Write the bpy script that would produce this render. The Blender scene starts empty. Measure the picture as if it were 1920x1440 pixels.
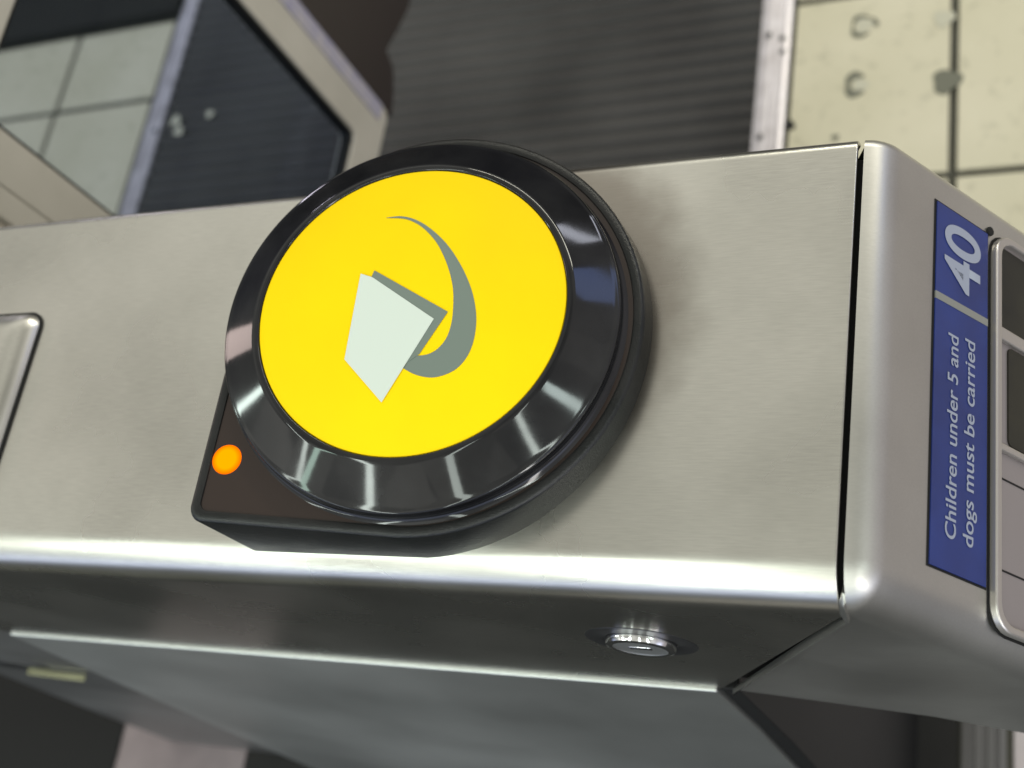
import bpy, bmesh, math, random
from mathutils import Vector, Matrix
random.seed(7)
scene = bpy.context.scene
col = scene.collection
R = math.radians

# ------------------------------------------------------------------ camera
cd = bpy.data.cameras.new('camera'); cam = bpy.data.objects.new('camera', cd); col.objects.link(cam)
right = Vector((0.91052, 0.147125, -0.386404)); up = Vector((0.022886, 0.915183, 0.402389)); back = Vector((0.412832, -0.375226, 0.829925))
m = Matrix((right, up, back)).transposed().to_4x4(); m.translation = Vector((0.300175, -0.250945, 0.5))
cam.matrix_world = m
cd.sensor_width = 36.0; cd.lens = 43.97; cd.clip_start = 0.02; cd.clip_end = 60
cd.dof.use_dof = True; cd.dof.focus_distance = 0.57; cd.dof.aperture_fstop = 7.5
scene.camera = cam

# ------------------------------------------------------------------ world (dim interior surroundings) and lamps
w = bpy.data.worlds.new('World'); scene.world = w; w.use_nodes = True
nt = w.node_tree; nt.nodes.clear()
out = nt.nodes.new('ShaderNodeOutputWorld'); bg = nt.nodes.new('ShaderNodeBackground')
tc = nt.nodes.new('ShaderNodeTexCoord'); sep = nt.nodes.new('ShaderNodeSeparateXYZ')
nt.links.new(tc.outputs['Generated'], sep.inputs[0])
ramp = nt.nodes.new('ShaderNodeValToRGB'); mr = nt.nodes.new('ShaderNodeMapRange')
mr.inputs['From Min'].default_value = -1; mr.inputs['From Max'].default_value = 1
nt.links.new(sep.outputs['Z'], mr.inputs['Value']); nt.links.new(mr.outputs[0], ramp.inputs[0])
cr = ramp.color_ramp
cr.elements[0].position = 0.0; cr.elements[0].color = (.02, .02, .02, 1)
cr.elements[1].position = 1.0; cr.elements[1].color = (.56, .555, .50, 1)
for p, c in ((.47, (.03, .03, .032, 1)), (.56, (.10, .10, .115, 1)), (.70, (.50, .50, .46, 1)), (.78, (1.22, 1.2, 1.09, 1))):
    e = cr.elements.new(p); e.color = c
nz = nt.nodes.new('ShaderNodeTexVoronoi'); nz.inputs['Scale'].default_value = 4
nt.links.new(tc.outputs['Generated'], nz.inputs['Vector'])
mr2 = nt.nodes.new('ShaderNodeMapRange'); mr2.inputs['From Min'].default_value = .1; mr2.inputs['From Max'].default_value = .9
mr2.inputs['To Min'].default_value = .6; mr2.inputs['To Max'].default_value = 1.35
sp2 = nt.nodes.new('ShaderNodeSeparateColor'); nt.links.new(nz.outputs['Color'], sp2.inputs[0]); nt.links.new(sp2.outputs[0], mr2.inputs['Value'])
mul = nt.nodes.new('ShaderNodeVectorMath'); mul.operation = 'SCALE'
nt.links.new(ramp.outputs[0], mul.inputs[0]); nt.links.new(mr2.outputs[0], mul.inputs['Scale'])
mx3 = nt.nodes.new('ShaderNodeMapRange'); mx3.interpolation_type = 'SMOOTHSTEP'; mx3.inputs['From Min'].default_value = .25; mx3.inputs['From Max'].default_value = .9
nt.links.new(sep.outputs['X'], mx3.inputs['Value'])
sc3 = nt.nodes.new('ShaderNodeVectorMath'); sc3.operation = 'SCALE'; sc3.inputs[0].default_value = (.62, .58, .60)
zx = nt.nodes.new('ShaderNodeMapRange'); zx.interpolation_type = 'SMOOTHSTEP'; zx.inputs['From Min'].default_value = .85; zx.inputs['From Max'].default_value = .1
nt.links.new(sep.outputs['Z'], zx.inputs['Value'])
mzx = nt.nodes.new('ShaderNodeMath'); mzx.operation = 'MULTIPLY'; nt.links.new(mx3.outputs[0], mzx.inputs[0]); nt.links.new(zx.outputs[0], mzx.inputs[1]); nt.links.new(mzx.outputs[0], sc3.inputs['Scale'])
add3 = nt.nodes.new('ShaderNodeVectorMath'); add3.operation = 'ADD'; dx = nt.nodes.new('ShaderNodeMapRange'); dx.interpolation_type = 'SMOOTHSTEP'; dx.inputs['From Min'].default_value = 0; dx.inputs['From Max'].default_value = .75
dx.inputs['To Min'].default_value = 1; dx.inputs['To Max'].default_value = .42; nt.links.new(sep.outputs['X'], dx.inputs['Value'])
scx = nt.nodes.new('ShaderNodeVectorMath'); scx.operation = 'SCALE'; nt.links.new(mul.outputs[0], scx.inputs[0]); nt.links.new(dx.outputs[0], scx.inputs['Scale'])
nt.links.new(scx.outputs[0], add3.inputs[0]); nt.links.new(sc3.outputs[0], add3.inputs[1])
# low bluish glow added on the near side to light the rounded cover edge
neg = nt.nodes.new('ShaderNodeMapRange'); neg.interpolation_type = 'SMOOTHSTEP'; neg.inputs['From Min'].default_value = 0; neg.inputs['From Max'].default_value = -.55
nt.links.new(sep.outputs['Y'], neg.inputs['Value'])
zz = nt.nodes.new('ShaderNodeMapRange'); zz.interpolation_type = 'SMOOTHSTEP'; zz.inputs['From Min'].default_value = -.10; zz.inputs['From Max'].default_value = .10
nt.links.new(sep.outputs['Z'], zz.inputs['Value'])
zr = nt.nodes.new('ShaderNodeValToRGB'); nt.links.new(sep.outputs['Z'], zr.inputs[0])
zr.color_ramp.elements[0].position = .1; zr.color_ramp.elements[0].color = (1.35, 1.55, 2.15, 1)
zr.color_ramp.elements[1].position = .85; zr.color_ramp.elements[1].color = (.22, .22, .18, 1)
e = zr.color_ramp.elements.new(.35); e.color = (.26, .30, .34, 1)
mz = nt.nodes.new('ShaderNodeMath'); mz.operation = 'MULTIPLY'; nt.links.new(neg.outputs[0], mz.inputs[0]); nt.links.new(zz.outputs[0], mz.inputs[1])
sc4 = nt.nodes.new('ShaderNodeVectorMath'); sc4.operation = 'SCALE'; nt.links.new(zr.outputs[0], sc4.inputs[0]); nt.links.new(mz.outputs[0], sc4.inputs['Scale'])
add4 = nt.nodes.new('ShaderNodeVectorMath'); add4.operation = 'ADD'; nt.links.new(add3.outputs[0], add4.inputs[0]); nt.links.new(sc4.outputs[0], add4.inputs[1])
nt.links.new(add4.outputs[0], bg.inputs[0]); bg.inputs[1].default_value = 0.85
nt.links.new(bg.outputs[0], out.inputs[0])

def lamp(name, loc, target, sx, sy, power, color):
    l = bpy.data.lights.new(name, 'AREA'); l.shape = 'RECTANGLE'; l.size = sx; l.size_y = sy; l.energy = power; l.color = color
    o = bpy.data.objects.new(name, l); col.objects.link(o); o.location = loc
    o.rotation_euler = (Vector(target) - Vector(loc)).to_track_quat('-Z', 'Y').to_euler()
    return o
for lx, pw in ((-2.2, 20), (-.72, 27), (.62, 13), (2.0, 22)):
    o = lamp('ceiling_and_fill_lamp', (lx, -2.1, 1.75), (lx, -2.1, 0), .13, 3.4, pw, (.90, 1, .93)); o.rotation_euler = (R(24), 0, 0)
lamp('ceiling_and_fill_lamp', (.9, 3.2, 2.0), (.2, .9, -.97), 3.0, .3, 56, (1, .97, .82))
lamp('ceiling_and_fill_lamp', (-1.7, -1.3, 2.3), (0, 0, 0), .12, 1.3, 5, (.72, 1, .85))
lamp('ceiling_and_fill_lamp', (2.6, -2.4, 1.3), (0, .3, -.6), .3, 1.8, 26, (1, .96, .92))  # added fill lamp that brightens the cream paddle frame
def glint(loc, sx, sy, power, color): lamp('added_glint_lamp', loc, (.015, 0, .04), sx, sy, power, color)  # lamps added only to put reflections on the black ring
glint((1.30, 2.36, .86), .42, .11, 1.3, (.85, .88, 1))
glint((1.85, 1.60, 1.12), .55, .30, 1.4, (.30, .45, 1))
glint((-2.45, .62, .66), .30, .55, 3.0, (1, .80, .74))
glint((-2.42, -.12, 1.02), .10, .42, 3.2, (.85, 1, .92))
glint((-2.0, 2.2, .25), .25, .10, 1.2, (.9, .85, 1))
glint((2.05, -.22, 1.60), .16, .34, 2.4, (.85, 1, .95))
scene.view_settings.view_transform = 'Standard'; scene.view_settings.look = 'None'
scene.view_settings.exposure = 0; scene.view_settings.gamma = 1; scene.view_settings.use_curve_mapping = False

# ------------------------------------------------------------------ helpers
def empty(name, loc=(0, 0, 0)):
    o = bpy.data.objects.new(name, None); o.empty_display_size = .05; col.objects.link(o); o.location = loc; return o
def tag(o, label=None, cat=None, group=None, kind=None):
    if label: o['label'] = label
    if cat: o['category'] = cat
    if group: o['group'] = group
    if kind: o['kind'] = kind
    return o
def build(name, verts, faces, mat, parent=None, smooth=False, bevel=0, seg=2, solid=0, auto=40, limit=35):
    me = bpy.data.meshes.new(name); me.from_pydata([tuple(v) for v in verts], [], faces); me.update()
    bm = bmesh.new(); bm.from_mesh(me); bmesh.ops.recalc_face_normals(bm, faces=bm.faces); bm.to_mesh(me); bm.free()
    o = bpy.data.objects.new(name, me); col.objects.link(o); me.materials.append(mat)
    if parent: o.parent = parent; o.matrix_parent_inverse = Matrix.Translation(-Vector(parent_world(parent)))
    if smooth or bevel:
        for p in me.polygons: p.use_smooth = True
        me.set_sharp_from_angle(angle=R(auto))
    if solid:
        s = o.modifiers.new('s', 'SOLIDIFY'); s.thickness = solid; s.offset = -1
    if bevel:
        b = o.modifiers.new('b', 'BEVEL'); b.width = bevel; b.segments = seg; b.limit_method = 'ANGLE'; b.angle_limit = R(limit); b.harden_normals = True
    return o
def parent_world(p):
    return p.location if p.parent is None else Vector((0, 0, 0))
def prism(poly, f, t0, t1):
    n = len(poly)
    v = [f(a, b, t0) for a, b in poly] + [f(a, b, t1) for a, b in poly]
    fc = [tuple(range(n))[::-1], tuple(range(n, 2 * n))] + [(i, (i + 1) % n, n + (i + 1) % n, n + i) for i in range(n)]
    return v, fc
def lathe(prof, f, n=96, cap0=False, cap1=False):
    v = []; fc = []
    for r, h in prof:
        for k in range(n):
            a = 2 * math.pi * k / n; v.append(f(r * math.cos(a), r * math.sin(a), h))
    for i in range(len(prof) - 1):
        for k in range(n):
            k2 = (k + 1) % n; fc.append((i * n + k, i * n + k2, (i + 1) * n + k2, (i + 1) * n + k))
    if cap0: fc.append(tuple(range(n))[::-1])
    if cap1: fc.append(tuple((len(prof) - 1) * n + k for k in range(n)))
    return v, fc
def rrect(a0, b0, a1, b1, r, n=5):
    p = []
    for cx, cy, s in ((a1 - r, b1 - r, 0), (a0 + r, b1 - r, 90), (a0 + r, b0 + r, 180), (a1 - r, b0 + r, 270)):
        for k in range(n + 1):
            t = R(s + 90 * k / n); p.append((cx + r * math.cos(t), cy + r * math.sin(t)))
    return p
def spline(pts, sub=6):
    o = []; n = len(pts)
    for i in range(n - 1):
        p0 = pts[max(i - 1, 0)]; p1 = pts[i]; p2 = pts[i + 1]; p3 = pts[min(i + 2, n - 1)]
        for k in range(sub):
            t = k / sub
            o.append(tuple(.5 * (2 * p1[j] + (p2[j] - p0[j]) * t + (2 * p0[j] - 5 * p1[j] + 4 * p2[j] - p3[j]) * t * t + (3 * p1[j] - p0[j] - 3 * p2[j] + p3[j]) * t ** 3) for j in (0, 1)))
    o.append(pts[-1]); return o
ident = lambda a, b, t: (a, b, t)
xz = lambda a, b, t: (a, t, b)          # polygon in x-z, extruded along y
yz = lambda a, b, t: (t, a, b)          # polygon in y-z, extruded along x

# ------------------------------------------------------------------ materials
def mat(name, color, rough=.5, metal=0, coat=0, spec=.5):
    mt = bpy.data.materials.new(name); mt.use_nodes = True; b = mt.node_tree.nodes['Principled BSDF']
    b.inputs['Base Color'].default_value = (*color, 1); b.inputs['Roughness'].default_value = rough; b.inputs['Metallic'].default_value = metal
    b.inputs['Coat Weight'].default_value = coat; b.inputs['Coat Roughness'].default_value = .05; b.inputs['Specular IOR Level'].default_value = spec
    return mt, mt.node_tree, b
def node(t, kind, **kw):
    n = t.nodes.new(kind)
    for k, v in kw.items():
        if k in n.inputs: n.inputs[k].default_value = v
        else: setattr(n, k, v)
    return n
def vary(t, b, c0, c1, scale, rough=None, bump=0, stretch=(1, 1, 1), detail=5, lo=.35, hi=.65, bscale=None):
    tc = node(t, 'ShaderNodeTexCoord'); mp = node(t, 'ShaderNodeMapping'); mp.inputs['Scale'].default_value = stretch
    t.links.new(tc.outputs['Object'], mp.inputs[0])
    n = node(t, 'ShaderNodeTexNoise', Scale=scale, Detail=detail); t.links.new(tc.outputs['Object'], n.inputs['Vector'])
    rp = node(t, 'ShaderNodeValToRGB'); rp.color_ramp.elements[0].position = lo; rp.color_ramp.elements[1].position = hi
    rp.color_ramp.elements[0].color = (*c0, 1); rp.color_ramp.elements[1].color = (*c1, 1)
    t.links.new(n.outputs['Fac'], rp.inputs[0]); t.links.new(rp.outputs[0], b.inputs['Base Color'])
    if rough:
        mr = node(t, 'ShaderNodeMapRange'); mr.inputs['To Min'].default_value = rough[0]; mr.inputs['To Max'].default_value = rough[1]
        mr.inputs['From Min'].default_value = .3; mr.inputs['From Max'].default_value = .7
        t.links.new(n.outputs['Fac'], mr.inputs[0]); t.links.new(mr.outputs[0], b.inputs['Roughness'])
    if bump:
        n2 = node(t, 'ShaderNodeTexNoise', Scale=bscale or scale * 20, Detail=3); t.links.new(mp.outputs[0], n2.inputs['Vector'])
        bp = node(t, 'ShaderNodeBump', Strength=bump, Distance=.001); t.links.new(n2.outputs['Fac'], bp.inputs['Height']); t.links.new(bp.outputs[0], b.inputs['Normal'])
    return n
def grain(t, b, k=.03):
    l = b.inputs['Base Color'].links[0]; src = l.from_socket
    tc = node(t, 'ShaderNodeTexCoord'); mp = node(t, 'ShaderNodeMapping'); mp.inputs['Scale'].default_value = (.08, 1, 1)
    t.links.new(tc.outputs['Object'], mp.inputs[0]); n = node(t, 'ShaderNodeTexNoise', Scale=1300, Detail=2); t.links.new(mp.outputs[0], n.inputs['Vector'])
    mr = node(t, 'ShaderNodeMapRange'); mr.inputs['From Min'].default_value = .3; mr.inputs['From Max'].default_value = .7; mr.inputs['To Min'].default_value = 1 - k; mr.inputs['To Max'].default_value = 1 + k
    t.links.new(n.outputs['Fac'], mr.inputs[0])
    sc = node(t, 'ShaderNodeVectorMath'); sc.operation = 'SCALE'; t.links.new(src, sc.inputs[0]); t.links.new(mr.outputs[0], sc.inputs['Scale']); t.links.new(sc.outputs[0], b.inputs['Base Color'])
def flank_darkening(t, b):
    # brown darkening on the steel along the right flank of the reader base
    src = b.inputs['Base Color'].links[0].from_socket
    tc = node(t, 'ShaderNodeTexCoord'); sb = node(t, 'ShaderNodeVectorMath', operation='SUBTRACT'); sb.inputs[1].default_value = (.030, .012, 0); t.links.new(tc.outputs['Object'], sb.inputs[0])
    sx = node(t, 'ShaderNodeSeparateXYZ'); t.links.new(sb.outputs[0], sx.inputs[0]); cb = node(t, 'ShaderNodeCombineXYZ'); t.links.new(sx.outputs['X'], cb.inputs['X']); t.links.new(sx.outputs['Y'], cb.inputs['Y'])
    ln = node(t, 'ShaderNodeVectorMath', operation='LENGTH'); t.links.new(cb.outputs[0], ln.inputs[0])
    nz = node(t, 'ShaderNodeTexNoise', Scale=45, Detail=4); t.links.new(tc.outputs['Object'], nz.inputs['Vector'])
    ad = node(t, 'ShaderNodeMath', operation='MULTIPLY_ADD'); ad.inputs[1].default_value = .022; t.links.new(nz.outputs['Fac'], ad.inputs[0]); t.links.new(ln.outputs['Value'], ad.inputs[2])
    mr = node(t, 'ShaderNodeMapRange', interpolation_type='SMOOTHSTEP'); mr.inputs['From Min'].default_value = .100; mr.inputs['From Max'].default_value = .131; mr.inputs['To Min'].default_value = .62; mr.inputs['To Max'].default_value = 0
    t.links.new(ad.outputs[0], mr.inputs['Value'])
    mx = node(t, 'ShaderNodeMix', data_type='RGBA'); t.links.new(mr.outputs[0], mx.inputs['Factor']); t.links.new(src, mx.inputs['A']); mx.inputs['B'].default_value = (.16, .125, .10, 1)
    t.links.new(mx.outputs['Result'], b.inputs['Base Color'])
steel, t, b = mat('brushed_steel', (.5, .49, .45), .36, 1)
vary(t, b, (.50, .49, .445), (.60, .585, .535), 9, (.25, .31))
grain(t, b, .05)
flank_darkening(t, b)
steel2, t, b = mat('side_steel', (.42, .43, .43), .33, 1)
b.inputs['Roughness'].default_value = .4
vary(t, b, (.50, .51, .51), (.62, .63, .62), 5, (.42, .52))
endsteel, t, b = mat('end_cover_steel', (.5, .49, .45), .36, 1)
vary(t, b, (.47, .46, .43), (.54, .53, .495), 9, (.37, .44))
grain(t, b)
doorsteel, t, b = mat('satin_door_steel', (.5, .52, .52), .5, 1)
vary(t, b, (.50, .51, .49), (.66, .67, .645), 3, (.40, .50))
grain(t, b)
_tc = node(t, 'ShaderNodeTexCoord'); _mp = node(t, 'ShaderNodeMapping'); _mp.inputs['Rotation'].default_value = (0, R(40), 0); _mp.inputs['Scale'].default_value = (6, 6, 1.5); t.links.new(_tc.outputs['Object'], _mp.inputs[0])
_n = node(t, 'ShaderNodeTexNoise', Scale=1.2, Detail=1); t.links.new(_mp.outputs[0], _n.inputs['Vector'])
_b = node(t, 'ShaderNodeBump', Strength=.5, Distance=.012); t.links.new(_n.outputs['Fac'], _b.inputs['Height']); t.links.new(_b.outputs[0], b.inputs['Normal'])
poststeel, t, b = mat('shaded_post_steel', (.2, .2, .2), .45, 1)  # steel with the shade of the lower side put into its colour
vary(t, b, (.22, .22, .215), (.29, .29, .28), 5, (.4, .5))
chrome, t, b = mat('chrome', (.75, .75, .76), .12, 1)
darksteel, t, b = mat('dark_steel', (.06, .06, .062), .4, .8)
gloss, t, b = mat('gloss_black', (.006, .006, .007), .07, 0, 0, .4)
vary(t, b, (.006, .006, .007), (.014, .014, .015), 30, (.04, .11), .02, bscale=60)
satin, t, b = mat('satin_black', (.008, .009, .009), .34, 0, 0, .35)
vary(t, b, (.006, .007, .007), (.011, .011, .011), 40, (.28, .42), .25, bscale=1200)
innerm, t, b = mat('brown_black_panel', (.022, .013, .010), .3)
yellow, t, b = mat('yellow_plastic', (.98, .80, .0), .6, 0, 0, .12)
vary(t, b, (.82, .56, .0), (.86, .60, .0), 14, (.58, .66))
greyp, t, b = mat('print_grey', (.14, .175, .15), .5)
whitep, t, b = mat('print_white', (.55, .61, .55), .5)
blue, t, b = mat('blue_sign', (.020, .035, .21), .38)
vary(t, b, (.008, .020, .12), (.013, .030, .165), 30, (.32, .44))
textm, t, b = mat('sign_lettering', (.27, .295, .37), .5)
rubber, t, b = mat('black_rubber', (.010, .010, .010), .6, 0, 0, .2)
screen, t, b = mat('dark_screen', (.02, .016, .015), .3, 0, 0, .2)
vary(t, b, (.010, .010, .009), (.028, .026, .018), 25, (.3, .45))
greypanel, t, b = mat('display_plate', (.32, .29, .29), .4, .6)
bezel, t, b = mat('display_frame', (.50, .47, .44), .35, .8)
divm, t, b = mat('sign_divider', (.20, .20, .185), .5)
def glow_led():
    mt = bpy.data.materials.new('orange_led'); mt.use_nodes = True; t = mt.node_tree; t.nodes.clear()
    o = node(t, 'ShaderNodeOutputMaterial'); e = node(t, 'ShaderNodeEmission'); e.inputs[1].default_value = 1.5
    tc = node(t, 'ShaderNodeTexCoord'); g = node(t, 'ShaderNodeVectorMath'); g.operation = 'LENGTH'; t.links.new(tc.outputs['Object'], g.inputs[0])
    rp = node(t, 'ShaderNodeValToRGB'); m_ = node(t, 'ShaderNodeMath'); m_.operation = 'DIVIDE'; m_.inputs[1].default_value = .0085
    t.links.new(g.outputs['Value'], m_.inputs[0]); t.links.new(m_.outputs[0], rp.inputs[0])
    rp.color_ramp.elements[0].position = .55; rp.color_ramp.elements[0].color = (1, .33, .0, 1)
    rp.color_ramp.elements[1].position = .95; rp.color_ramp.elements[1].color = (.8, .09, .0, 1)
    t.links.new(rp.outputs[0], e.inputs[0]); t.links.new(e.outputs[0], o.inputs[0]); return mt
led = glow_led()
cream, t, b = mat('cream_enamel', (.44, .40, .32), .4)
vary(t, b, (.44, .415, .36), (.53, .50, .44), 8, (.35, .5))
stripm, t, b = mat('edge_tape', (.32, .32, .42), .5)
vary(t, b, (.30, .29, .42), (.46, .43, .45), 45, None, lo=.3, hi=.7)
maroon, t, b = mat('dark_flap', (.018, .011, .012), .45)
alu, t, b = mat('aluminium', (.60, .57, .60), .42, .7)
vary(t, b, (.50, .47, .49), (.66, .63, .66), 30, (.35, .5))
shadealu, t, b = mat('shaded_aluminium', (.13, .125, .125), .6, .5)  # aluminium darkened in its colour for the shade below the end cover
grout, t, b = mat('dark_grout', (.06, .058, .045), .9)
matm, t, b = mat('ribbed_rubber', (.05, .047, .042), .55, spec=.3)
vary(t, b, (.027, .025, .025), (.060, .057, .056), 3.2, (.34, .5), .3, bscale=300)
def tint_glass(name, c):
    mt = bpy.data.materials.new(name); mt.use_nodes = True; t = mt.node_tree; t.nodes.clear()
    o = node(t, 'ShaderNodeOutputMaterial'); tr = node(t, 'ShaderNodeBsdfTransparent'); tr.inputs[0].default_value = (*c, 1)
    gl = node(t, 'ShaderNodeBsdfGlossy', Roughness=.05); gl.inputs[0].default_value = (.8, .95, 1, 1)
    mx = node(t, 'ShaderNodeMixShader'); mx.inputs[0].default_value = .007
    t.links.new(tr.outputs[0], mx.inputs[1]); t.links.new(gl.outputs[0], mx.inputs[2]); t.links.new(mx.outputs[0], o.inputs[0])
    return mt
glass = tint_glass('tinted_glass', (.715, .76, .845))
def tile_mat():
    mt, t, b = mat('cream_tile', (.6, .57, .42), .55)
    tc = node(t, 'ShaderNodeTexCoord')
    n = node(t, 'ShaderNodeTexNoise', Scale=4, Detail=6); n2 = node(t, 'ShaderNodeTexNoise', Scale=55, Detail=4)
    for q in (n, n2): t.links.new(tc.outputs['Object'], q.inputs['Vector'])
    rp = node(t, 'ShaderNodeValToRGB'); rp.color_ramp.elements[0].position = .3; rp.color_ramp.elements[1].position = .7
    rp.color_ramp.elements[0].color = (.50, .465, .33, 1); rp.color_ramp.elements[1].color = (.61, .565, .43, 1)
    t.links.new(n.outputs['Fac'], rp.inputs[0])
    r2 = node(t, 'ShaderNodeValToRGB'); r2.color_ramp.elements[0].position = .22; r2.color_ramp.elements[1].position = .42
    r2.color_ramp.elements[0].color = (.45, .45, .42, 1); r2.color_ramp.elements[1].color = (1, 1, 1, 1)
    t.links.new(n2.outputs['Fac'], r2.inputs[0])
    mx = node(t, 'ShaderNodeMix', data_type='RGBA', blend_type='MULTIPLY'); mx.inputs['Factor'].default_value = .5
    t.links.new(rp.outputs[0], mx.inputs['A']); t.links.new(r2.outputs[0], mx.inputs['B']); t.links.new(mx.outputs['Result'], b.inputs['Base Color'])
    bp = node(t, 'ShaderNodeBump', Strength=.25, Distance=.002); t.links.new(n2.outputs['Fac'], bp.inputs['Height']); t.links.new(bp.outputs[0], b.inputs['Normal'])
    return mt
tilem = tile_mat()
pinktile, t, b = mat('pinkish_tile', (.25, .2, .2), .6)
vary(t, b, (.16, .13, .135), (.23, .19, .195), 12, None)
darkmat, t, b = mat('dark_smooth_rubber', (.014, .014, .014), .7, 0, 0, .2)
vary(t, b, (.010, .010, .010), (.02, .019, .018), 6, (.6, .75))
palefloor, t, b = mat('pale_floor_tile', (.4, .37, .35), .6)
vary(t, b, (.40, .355, .36), (.48, .435, .44), 12, None)
browntile, t, b = mat('brownish_tile', (.25, .22, .2), .6)
vary(t, b, (.20, .175, .155), (.28, .25, .225), 12, None)
markm, t, b = mat('glue_mark', (.15, .15, .115), .8)
markl, t, b = mat('pale_glue', (.50, .48, .38), .8)

# ------------------------------------------------------------------ floor
FZ = -.97
v, f = prism([(-7, -7), (7, -7), (7, 7), (-7, 7)], ident, FZ - .05, FZ - .006)
tag(build('ground', v, f, grout), kind='structure')
def tiles(name, xs, ys, m_, clip=None, parent=None):
    V = []; F = []
    for i in range(len(xs) - 1):
        for j in range(len(ys) - 1):
            g = .0055; a0, a1, b0, b1 = xs[i] + g, xs[i + 1] - g, ys[j] + g, ys[j + 1] - g
            if clip and not clip(a0, a1, b0, b1): continue
            dz = random.uniform(-.0006, .0006)
            pv, pf = prism([(a0, b0), (a1, b0), (a1, b1), (a0, b1)], ident, FZ - .012, FZ + dz)
            k = len(V); V += pv; F += [tuple(q + k for q in ff) for ff in pf]
    return tag(build(name, V, F, m_, parent, bevel=.002, seg=2), kind='structure')
P = 1 / 3
ys = [.70 - .32 * 3 + .32 * k for k in range(2, 12)]
tiles('floor', [-.0705] + [.155 + P * k for k in range(4)], ys, tilem)
tiles('floor', [.155 + P * k for k in range(3, 12)], ys, palefloor)
tiles('floor', [-1.51 - P * k for k in range(9, -1, -1)] + [-1.268], [.06, .38, .70, 1.02, 1.207], tilem)

def ribbed(name, x0, x1, y0, y1, label, pitch=.0262):
    V = []; F = []; prof = []
    y = y0
    while y < y1:
        prof += [(y, FZ - .0052), (y + pitch * .26, FZ + .0008), (y + pitch * .58, FZ + .0008), (y + pitch * .80, FZ - .0052)]; y += pitch
    nx = 2
    for yy, zz in prof:
        V += [(x0, yy, zz), (x1, yy, zz)]
    F = [(2 * i, 2 * i + 1, 2 * i + 3, 2 * i + 2) for i in range(len(prof) - 1)]
    return tag(build(name, V, F, matm, solid=0), label, 'floor mat', kind=None)
ribbed('ribbed_floor_mat', -1.222, -.1165, .12, 3.2, 'dark grey ribbed rubber mat on the floor between the two metal strips, scuffed grey')
# threshold strips with grooves
def strip(xc, wdt, y0, y1, label, screws, m_=None):
    root = empty('threshold_strip', (xc, (y0 + y1) / 2, FZ))
    h = wdt / 2
    prof = [(-h, -.006), (-h, .003), (-h * .62, .0045), (-h * .55, .002), (-h * .45, .002), (-h * .38, .0045), (-h * .05, .0045), (0, .002), (h * .12, .002), (h * .18, .0045), (h * .5, .0045), (h * .57, .002), (h * .66, .002), (h * .72, .0045), (h, .003), (h, -.006)]
    v, f = prism([(a + xc, b_ + FZ) for a, b_ in prof], xz, y0, y1)
    build('rail', v, f, m_ or alu, root)
    for dx, yy in screws:
        v, f = lathe([(.0048, 0), (.0045, .0009), (.002, .0012)], lambda a, b_, c: (a + xc + dx, b_ + yy, c + FZ + .0047), 16, cap1=True)
        build('screw', v, f, darksteel, root)
    return tag(root, label, 'floor strip', 'metal strips across the floor')
strip(-.0935, .044, .12, 3.2, 'bright grooved aluminium strip between the ribbed mat and the cream tiles', [(-.010, .964), (.0105, .955), (.0125, .931), (-.0105, .786)])
strip(-1.243, .036, .12, 3.2, 'bluish grooved metal strip seen through the tinted pane of the paddle', [(.008, .94)])
strip(.198, .045, -1.2, .1, 'short pale metal strip on the floor below the overhanging end cover', [(0, -.06)], shadealu)
# dark rubber band at the far left, dark near-side mat, near-side tile
v, f = prism([(-4, 1.213), (-1.264, 1.213), (-1.264, 2.6), (-4, 2.6)], ident, FZ - .012, FZ + .02)
tag(build('cabinet_plinth', v, f, rubber, bevel=.004), 'black base plinth at the far edge of the tiles behind the tinted pane', 'plinth')
v, f = prism(rrect(-2.6, -.9, -.955, .05, .05), ident, FZ - .01, FZ + .004)
tag(build('smooth_floor_mat', v, f, rubber, bevel=.002), 'smooth black mat with a rounded corner at the bottom left of the gate', 'floor mat')
v, f = prism([(-.955, -.34), (-.74, -.34), (-.74, .06), (-.955, .06)], ident, FZ - .012, FZ)
tag(build('pavement', v, f, pinktile), kind='structure')
v, f = prism([(-.955, -1.6), (.172, -1.6), (.172, .1), (-.738, .1), (-.738, -.342), (-.955, -.342)], ident, FZ - .012, FZ)
tag(build('walkway', v, f, darkmat), kind='structure')
tiles('floor', [.222, .488, .821, 1.155, 1.488, 1.821, 2.155, 2.488, 2.82, 3.15], [-.12, .06, .38], palefloor)
v, f = prism([(.224, -1.6), (3, -1.6), (3, -.122), (.224, -.122)], ident, FZ - .012, FZ)
tag(build('walkway', v, f, darkmat), kind='structure')
tiles('floor', [-.66 + .32 * k for k in range(13)], [-1.61 - .32 * k for k in range(6, -1, -1)], browntile)
v, f = prism([(3.16, -5), (6.9, -5), (6.9, 5), (3.16, 5)], ident, FZ - .012, FZ)
tag(build('pavement', v, f, palefloor), kind='structure')

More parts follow.
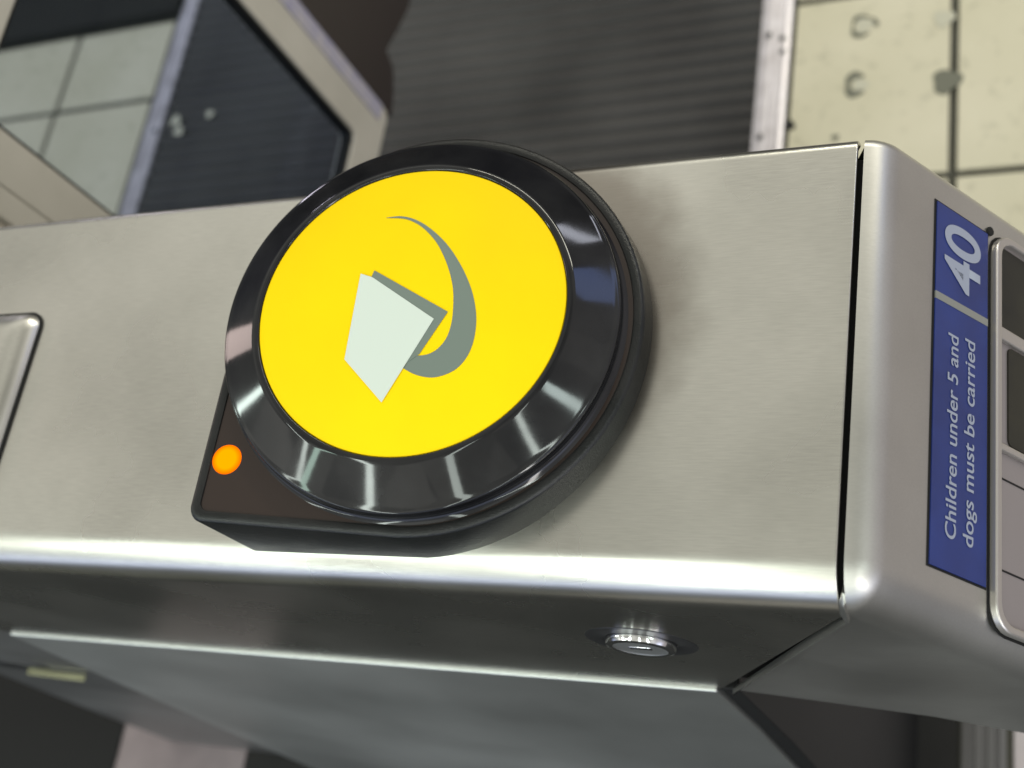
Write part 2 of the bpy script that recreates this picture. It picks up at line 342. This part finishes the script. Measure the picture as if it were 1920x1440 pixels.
# glue rings, chips on the tile
def blob(x, y, r0, r1, m_, name, label, z=.0022, a0=0, a1=360, thick=.0005):
    n = 26; V = []; F = []
    for k in range(n + 1):
        a = R(a0 + (a1 - a0) * k / n); w1 = r1 * (1 + .16 * math.sin(3 * a + x * 50) + random.uniform(-.07, .07)); w0 = r0 * (1 + random.uniform(-.12, .12)) if r0 else .0001
        for rr, zz in ((w0, 0), (w0, thick), (w1, thick * .8), (w1, -.001)): V.append((x + rr * math.cos(a), y + rr * math.sin(a), FZ + z + zz - .0015))
    for k in range(n):
        for q in range(3): F.append((4 * k + q, 4 * k + q + 1, 4 * k + 5 + q, 4 * k + 4 + q))
    return tag(build(name, V, F, m_), label, 'glue mark' if 'glue' in name else 'gum' if 'gum' in name else 'chip')
blob(.032, .961, .014, .019, markm, 'glue_ring', 'faint ring of old glue on the cream tile, the farther one', a0=-10, a1=300)
blob(.033, .962, 0, .012, markl, 'glue_patch', 'pale glue patch inside the farther ring on the cream tile', z=.0015)
blob(.029, .860, .012, .020, markm, 'glue_ring', 'dark broken ring of old glue on the cream tile, the nearer one', a0=60, a1=300)
blob(.032, .858, 0, .011, markl, 'glue_patch', 'pale glue patch inside the nearer ring on the cream tile', z=.0015)
blob(.146, .848, 0, .019, markm, 'tile_chip', 'dark chip at the edge of the cream tile beside the grout line')
blob(.141, .955, 0, .014, markl, 'glue_patch', 'pale smear of glue beside the grout line near the top edge')
blob(-.064, .803, 0, .008, rubber, 'tile_chip', 'small black chip between the metal strip and the cream tile')
blob(.001, .775, 0, .005, markm, 'tile_chip', 'small dark nick on the cream tile just above the gate edge', z=.0018)

blob(-1.194, .958, 0, .011, markl, 'gum_spot', 'pale gum spot on the dark mat behind the glass, upper left of three', z=.004)
blob(-1.180, .934, 0, .010, markl, 'gum_spot', 'pale gum spot on the dark mat behind the glass, lowest of three', z=.004)
blob(-1.118, .963, 0, .008, markl, 'gum_spot', 'smallest pale gum spot on the dark mat behind the glass, rightmost of three', z=.004)
v, f = lathe([(.014, 0), (.0135, .004), (.009, .007), (.003, .008)], lambda a, b_, c: (.1005 + a, -.0405 + b_ * .8, FZ + c), 24, cap1=True)
tag(build('floor_stud', v, f, chrome, smooth=True), 'small bright metal stud on the dark floor under the end cover', 'stud')

# ------------------------------------------------------------------ ticket gate cabinet
gate = empty('ticket_gate', (0, 0, FZ))
tag(gate, 'brushed stainless steel ticket gate cabinet with rounded top edges and sloped end', 'ticket gate')
YN, YF, RF, RB = -.125, .0982, .0200, .007
def section():
    s = []
    for k in range(9):
        a = R(90 - 90 * k / 8); s.append((YN + RF - RF * math.sin(a), RF * (1 - math.cos(a))))
    s.append((-.02, 0))
    for k in range(9):
        a = R(90 * k / 8); s.append((YF - RB + RB * math.sin(a), RB * (1 - math.cos(a))))
    return s
SEC = section()
def hood(name, prof, bottom, m_, parent, solid=.0026):
    """prof: (x, z, nx, nz) along the top; bottom: (x, z) lower edge of the two sides"""
    V = []; n = len(SEC) + 2
    for (x, z, nx, nz), (bx, bz) in zip(prof, bottom):
        V.append((bx, YN, bz))
        for y, d in SEC: V.append((x - nx * d, y, z - nz * d))
        V.append((bx, YF, bz))
    F = [(i * n + j, i * n + j + 1, (i + 1) * n + j + 1, (i + 1) * n + j) for i in range(len(prof) - 1) for j in range(n - 1)]
    o = build(name, V, F, m_, parent, smooth=True, auto=60)
    s = o.modifiers.new('s', 'SOLIDIFY'); s.thickness = solid; s.offset = -1
    bv = o.modifiers.new('b', 'BEVEL'); bv.width = .0009; bv.segments = 2; bv.limit_method = 'ANGLE'; bv.angle_limit = R(60); bv.harden_normals = True
    # make sure the normals face outwards
    me = o.data
    if sum(p.normal.z * p.area for p in me.polygons) < 0: me.flip_normals()
    return o
xs = [-2.2, -1.2, -.8, -.4, -.2, 0, .1, .2092]
bx = [-2.2, -1.2, -.8, -.4, -.2, 0, .05, .1120]
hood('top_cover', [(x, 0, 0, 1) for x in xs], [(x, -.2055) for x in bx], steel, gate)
TX, TZ = .504, -.8637; NX, NZ = .8637, .504; X0 = .2216
prof = [(.2125, 0, 0, 1)]
RR = .019; T = RR * math.tan(R(29.87))
cx, cz = X0 - T, -RR
for k in range(11):
    a = R(59.74 * k / 10); prof.append((cx + RR * math.sin(a), cz + RR * math.cos(a), math.sin(a), math.cos(a)))
if prof[1][0] < .2135: prof[0] = (prof[1][0] - .0, 0, 0, 1); prof.pop(1); prof[0] = (.2120, 0, 0, 1)
for s in (.02, .03, .05, .08, .12, .2, .3, .40): prof.append((X0 + TX * s, TZ * s, NX, NZ))
path = [(.1175, -.2065), (.150, -.2165), (.237, -.246), (.2676, -.268), (.42, -.385)]
def along(path, t):
    L = [math.dist(path[i], path[i + 1]) for i in range(len(path) - 1)]; d = t * sum(L)
    for i, l in enumerate(L):
        if d <= l or i == len(L) - 1: q = d / l; return tuple(path[i][j] + (path[i + 1][j] - path[i][j]) * q for j in (0, 1))
        d -= l
cum = [0]
for i in range(1, len(prof)): cum.append(cum[-1] + math.dist(prof[i][:2], prof[i - 1][:2]))
endc = hood('end_cover', prof, [along(path, c / cum[-1]) for c in cum], endsteel, gate)
# dark core that closes the seam, set in from the covers
v, f = prism([(-2.1, -.012), (.219, -.012), (.225, -.02), (.40, -.32), (.36, -.33), (.2500, -.235), (.15, -.205), (.10, -.195), (-2.1, -.195)], xz, YN + .006, YF - .006)
build('inner_frame', v, f, rubber, gate)
# lower body, set back; side door a little proud
low = [(-.61, -.2075), (.108, -.2075), (.108, -.968), (-.872, -.968)]
v, f = prism(low, xz, YN + .0035, YF - .003); build('lower_body', v, f, poststeel, gate, bevel=.002)
def flare(x, z, t):
    return (x, YN - .0022 + t - .06 * (-.2062 - z), z)
v, f = prism([(-.4325, -.2062), (.1085, -.2062), (.1125, -.3), (.1150, -.96), (-.470, -.96), (-.452, -.55)], flare, 0, .0065)
door = build('access_door', v, f, doorsteel, gate, bevel=.0014, seg=3)
# fill behind the flared door
v, f = prism([(-.430, -.2090), (.107, -.2090), (.111, -.3), (.1135, -.96), (-.466, -.96), (-.449, -.55)], lambda x, z, t: (x, flare(x, z, .0066)[1] if t < .5 else YN + .004, z), 0, 1)
build('door_frame', v, f, rubber, gate)
v, f = prism([(.1100, -.2095), (.1200, -.2095), (.1255, -.35), (.1300, -.968), (.1100, -.968)], lambda x, z, t: (x, flare(x, z, .003)[1] if t < .5 else YF - .004, z), 0, 1)
build('rubber_seal', v, f, rubber, gate, bevel=.001)
# slot catch on the lower strip
v, f = lathe([(.028, 0), (.027, .0012), (.022, .0014)], lambda a, b_, c: (-.600 + a * 1.35, YN + .0028 - c, -.385 + b_ * .7), 40, cap1=True)
ctch = build('catch_plate', v, f, darksteel, gate, smooth=True)
brass, t, b = mat('brass', (.30, .29, .19), .4, .9)
v, f = prism([(-.59, -.392), (-.53, -.402), (-.53, -.4035), (-.59, -.396)], xz, YN - .004, YN + .002)
build('catch_tongue', v, f, brass, ctch, bevel=.0006)
# barrel lock on the side
LX, LZ = .0985, -.0940
lf = lambda a, b_, c: (LX + a, YN - c, LZ + b_)
v, f = lathe([(.0290, -.0004), (.0282, .0003), (.0185, .0002), (.018, -.0002)], lf, 64, cap1=True)
lock = build('barrel_lock', v, f, darksteel, gate, smooth=True)
v, f = lathe([(.0180, .0002), (.0180, .0020), (.0174, .0036), (.0158, .0042), (.0140, .0040)], lf, 64)
build('lock_collar', v, f, chrome, lock, smooth=True)
v, f = lathe([(.0141, .0039), (.0135, .0034), (.011, .0034)], lf, 48, cap1=True); build('lock_face', v, f, steel2, lock, smooth=True)
v, f = prism(rrect(LX - .006, LZ - .0022, LX + .006, LZ + .0022, .001), xz, YN - .0038, YN - .0026); build('keyhole', v, f, chrome, lock, bevel=.0006)

# raised steel surround at the left (ticket slot)
def frustum(name, x0, y0, x1, y1, h, inset, r, m_, parent):
    a = rrect(x0, y0, x1, y1, r); 
    lev = [(0, 0), (.0015, .35 * h), (.30 * inset, .72 * h), (inset * .65, .93 * h), (inset, h)]
    V = []; n = len(a); cxm, cym = (x0 + x1) / 2, (y0 + y1) / 2
    for ins, z in lev:
        for px, py in rrect(x0 + ins, y0 + ins, x1 - ins, y1 - ins, r): V.append((px, py, z))
    F = [(i * n + k, i * n + (k + 1) % n, (i + 1) * n + (k + 1) % n, (i + 1) * n + k) for i in range(len(lev) - 1) for k in range(n)]
    F.append(tuple((len(lev) - 1) * n + k for k in range(n)))
    return build(name, V, F, m_, parent, smooth=True, auto=30)
tsl = frustum('slot_surround', -.60, -.095, -.2665, .0290, .010, .018, .009, steel, gate)
v, f = prism(rrect(-.6025, -.0965, -.2652, .0302, .0105), ident, .0001, .0012); build('slot_gasket', v, f, rubber, tsl)

# ---- sloped end: sign plate and display frame; local coordinates s (down the slope), y, h (outwards)
sl = lambda s, y, h: (X0 + TX * s + NX * h, y, TZ * s + NZ * h)
v, f = prism([(.0368, -.0985), (.0785, -.0985), (.0785, .0800), (.0368, .0800)], sl, -.0005, .0003)
build('sign_recess', v, f, rubber, endc)
v, f = prism([(.0380, .0315), (.0775, .0325), (.0775, .0790), (.0380, .0790)], sl, 0, .0008)
sg = build('sign_plate', v, f, blue, gate); 
v, f = prism([(.0380, -.0975), (.0775, -.0975), (.0775, .0288), (.0380, .0278)], sl, 0, .0008)
sg2 = build('sign_plate', v, f, blue, gate)
v, f = prism([(.0380, .0278), (.0775, .0288), (.0775, .0325), (.0380, .0315)], sl, 0, .0011)
build('sign_divider', v, f, divm, gate)
def text(body, s_base, y0, width, height, parent, name='lettering', bold=0):
    cu = bpy.data.curves.new(name, 'FONT'); cu.body = body; cu.size = 1; cu.extrude = .0; cu.offset = bold
    o = bpy.data.objects.new(name, cu); col.objects.link(o)
    dg = bpy.context.evaluated_depsgraph_get(); me = bpy.data.meshes.new_from_object(o.evaluated_get(dg)); bpy.data.objects.remove(o)
    X_ = [q.co.x for q in me.vertices]; Y_ = [q.co.y for q in me.vertices]
    sx = width / (max(X_) - min(X_)); sy = height / .70; x0 = min(X_)
    for q in me.vertices:
        tx = (q.co.x - x0) * sx; ty = q.co.y * sy
        q.co = Vector(sl(s_base - ty, y0 + tx, .0011))
    me.name = name; me.materials.clear(); me.materials.append(textm)
    o = bpy.data.objects.new(name, me); col.objects.link(o); o.parent = parent; o.matrix_parent_inverse = Matrix.Translation(-Vector(parent_world(parent)))
    return o
text('40', .0705, .0385, .034, .0265, sg, bold=.018)
text('Children under 5 and', .0550, -.083, .097, .0075, sg2, bold=.012)
text('dogs must be carried', .0675, -.083, .099, .0075, sg2, bold=.012)
# display frame: raised bright rim, windows and grey panels
def ring_panel(name, a, b_, f_, h0, h1, m_, parent, bevel):
    n = len(a); V = [f_(*q, h0) for q in a] + [f_(*q, h1) for q in a] + [f_(*q, h1) for q in b_] + [f_(*q, h0) for q in b_]
    F = [(r * n + k, r * n + (k + 1) % n, ((r + 1) % 4) * n + (k + 1) % n, ((r + 1) % 4) * n + k) for r in range(4) for k in range(n)]
    return build(name, V, F, m_, parent, bevel=bevel, seg=3)
a = rrect(.0800, -.1155, .26, .0815, .012); b_ = rrect(.0843, -.1115, .256, .0775, .009)
v, f = prism(rrect(.0792, -.1166, .261, .0826, .0125), sl, .0, .0004); build('frame_gasket', v, f, rubber, gate)
fr = ring_panel('display_frame', a, b_, sl, .0, .0045, bezel, gate, .0012)
v, f = prism(rrect(.0835, -.1120, .257, .078, .009), sl, .0, .0012); build('display_plate', v, f, greypanel, fr)
for y0, y1, s0 in ((.0325, .0755, .0850), (-.0265, .0235, .0925)):
    v, f = prism(rrect(s0, y0, .20, y1, .003), sl, .0008, .0020); build('display_window', v, f, screen, fr)
v, f = prism([(.0840, .0245), (.20, .0245), (.20, .0315), (.0840, .0315)], sl, .0008, .0036); build('frame_bar', v, f, bezel, fr, bevel=.001)
for yy in (-.0440, -.0870):
    v, f = prism([(.0850, yy - .0004), (.2, yy - .0004), (.2, yy + .0004), (.0850, yy + .0004)], sl, .0008, .0015); build('panel_joint', v, f, rubber, fr)
v, f = prism([(.0845, -.0315), (.2, -.0315), (.2, -.0275), (.0845, -.0275)], sl, .0008, .0034); build('frame_bar', v, f, bezel, fr, bevel=.001)
v, f = lathe([(.0024, .0001), (.0022, .0010)], lambda p, q, h: sl(.0795 + p, .0815 + q, h + .0003), 20, cap1=True); build('fixing_hole', v, f, rubber, gate)

# ------------------------------------------------------------------ card reader
th = R(9.94); O = Vector((.0152, -.0061, .031))
U = Vector((math.cos(th), 0, -math.sin(th))); NN = Vector((math.sin(th), 0, math.cos(th))); VV = Vector((0, 1, 0))
lc = lambda u, v_, w_: tuple(O + U * u + VV * v_ + NN * w_)
reader = empty('card_reader', (.0152, -.0061, 0))
tag(reader, 'round yellow smart card reader pad in a glossy black ring on a wedge base', 'card reader')
def teardrop(ins, n=72):
    r = .1062 - ins; L = -.0985 + ins; B = -.1060 + ins; rc = max(.0075 - ins * .6, .003)
    p = []
    a0 = math.asin(max(-1, B / r)) if abs(B) < r else -math.pi / 2
    # arc from bottom (going ccw) to the left flank
    aL = math.pi
    for k in range(n + 1):
        t_ = a0 + (aL - a0) * k / n; q_ = min(max((t_ - R(80)) / R(100), 0), 1); rr = r + (-L - r) * q_ * q_ * (3 - 2 * q_); p.append((rr * math.cos(t_), rr * math.sin(t_)))
    for k in range(9):
        t_ = R(180 + 90 * k / 8); p.append((L + rc + rc * math.cos(t_), B + rc + rc * math.sin(t_)))
    return p
lev = [teardrop(0), teardrop(0), teardrop(.0006), teardrop(.0020), teardrop(.0045), teardrop(.0052), teardrop(.0055)]
hs = [None, -.0022, -.0007, 0, 0, -.0002, -.0010]
V = []; n = len(lev[0])
for pl, h in zip(lev, hs):
    for u, v_ in pl:
        if h is None:
            q = Vector(lc(u, v_, 0)); V.append((q.x, q.y, -.005))
        else: V.append(lc(u, v_, h))
F = [(i * n + k, i * n + (k + 1) % n, (i + 1) * n + (k + 1) % n, (i + 1) * n + k) for i in range(len(lev) - 1) for k in range(n)]
base = build('reader_base', V, F, satin, reader, smooth=True, auto=50)
v, f = prism(teardrop(.0052), lc, -.004, -.0009); build('inner_panel', v, f, innerm, reader)
led_o = None
v, f = lathe([(.0076, -.001), (.0074, -.0004), (.006, 0)], lambda a, b_, c: (U * a + VV * b_ + NN * c), 40, cap1=True)
me = bpy.data.meshes.new('indicator_light'); me.from_pydata([tuple(q) for q in v], [], f); me.materials.append(led)
lo = bpy.data.objects.new('indicator_light', me); col.objects.link(lo); lo.parent = reader
lo.location = Vector(lc(-.0855, -.0747, -.0003)) - Vector((.0152, -.0061, 0)); lo['label'] = 'lit orange indicator light'
CU, CV = -.0010, -.0010
rf = lambda a, b_, c: lc(CU + a, CV + b_, c)
v, f = lathe([(.1000, -.0012), (.0985, -.0003), (.0968, .0014), (.0962, .0040), (.0970, .0068), (.0973, .0080), (.0970, .0088), (.0962, .0093), (.0955, .0096), (.0940, .0105), (.0860, .0152), (.0785, .0196), (.0776, .0201), (.0765, .0204), (.0753, .0204), (.0747, .0201), (.0745, .0192)], rf, 160)
build('bezel_ring', v, f, gloss, reader, smooth=True, auto=70)
v, f = lathe([(.0746, .0185), (.0742, .0196), (.0735, .0200)], rf, 160, cap1=True)
face = build('touch_pad', v, f, yellow, reader, smooth=True, auto=30); face['label'] = 'bright yellow round pad face'
cres = [(-0.0217, 0.0463), (-0.0144, 0.0472), (-0.0069, 0.0456), (0.0018, 0.0408), (0.0116, 0.0324), (0.0197, 0.0224), (0.0261, 0.012), (0.0303, 0.0023), (0.0327, -0.0072), (0.0331, -0.0168), (0.0316, -0.0245), (0.0282, -0.0305), (0.0233, -0.0342), (0.0164, -0.0363), (0.0085, -0.0352), (0.002, -0.0323)]
cin = [(0.0053, -0.0257), (0.0082, -0.0258), (0.0131, -0.0247), (0.0171, -0.0216), (0.0201, -0.0161), (0.0211, -0.0089), (0.0206, -0.001), (0.019, 0.0081), (0.016, 0.0167), (0.0116, 0.0254), (0.0061, 0.0335), (-0.0004, 0.0399), (-0.0065, 0.0439), (-0.013, 0.046), (-.0216, .0462)]
def flat(name, poly, w_, m_, parent, label=None):
    v, f = prism(poly, lc, w_ - .0001, w_); o = build(name, v, f, m_, parent)
    if label: o['label'] = label
    return o
flat('emblem_crescent', spline(cres) + spline(cin)[:-1], .0202, greyp, face, 'grey crescent swoosh')
flat('emblem_backing', [(-0.0218, 0.0173), (0.0184, -0.0032), (0.0086, -0.0250), (0.0030, -0.0300), (-0.0139, -0.0102), (-0.0225, 0.014)], .0204, greyp, face, 'grey angular shape behind the white card')  # printed grey shape under the white one
flat('emblem_card', [(-0.0283, 0.0153), (-0.0219, 0.0135), (0.0124, -0.0071), (-0.0048, -0.0498), (-0.0271, -0.0295)], .0206, whitep, face, 'white angular card shape')

# ------------------------------------------------------------------ paddles across the far aisle
PX = -.5
pad = empty('gate_paddle', (PX, .2, -.62))
tag(pad, 'tinted glass gate paddle in a cream frame reaching out from behind the gate', 'paddle')
outer = rrect(.215, -.618, .636, -.02, .010); inner = rrect(.258, -.560, .566, -.07, .010)
ring_panel('paddle_frame', outer, inner, yz, PX - .011, PX + .011, cream, pad, .003)
v, f = prism(rrect(.254, -.564, .570, -.066, .012), yz, PX - .003, PX + .003); build('glass_pane', v, f, glass, pad)
a = rrect(.257, -.561, .567, -.069, .011); b_ = rrect(.2615, -.5565, .5625, -.0735, .009)
ring_panel('pane_gasket', a, b_, yz, PX - .006, PX + .0085, rubber, pad, .001)
v, f = prism(rrect(.612, -.60, .634, -.03, .004), yz, PX + .0105, PX + .0125); build('edge_tape', v, f, stripm, pad)
v, f = prism(rrect(.190, -.50, .214, -.03, .004), yz, PX - .02, PX + .012); build('hinge_post', v, f, cream, pad, bevel=.002)
v, f = prism(rrect(.10, -.45, .192, -.04, .006), yz, PX - .016, PX + .006); build('hinge_arm', v, f, bezel, pad, bevel=.002)
for yy, zz, rr in ((.0, 0, .006),):
    pass
flap = [(.642, -.02), (.642, -.634), (.672, -.627), (.702, -.616), (.709, -.604), (.714, -.591), (.75, -.603), (.80, -.618), (1.10, -.63), (1.16, -.60), (1.18, -.02)]
v, f = prism(flap, yz, PX - .006, PX + .006)
tag(build('opposite_flap', v, f, maroon, bevel=.002), 'dark maroon flap with a notched lower edge beside the cream paddle frame', 'flap')

# ------------------------------------------------------------------ render
scene.render.engine = 'CYCLES'
scene.cycles.max_bounces = 8; scene.cycles.transparent_max_bounces = 12
scene.cycles.use_denoising = True
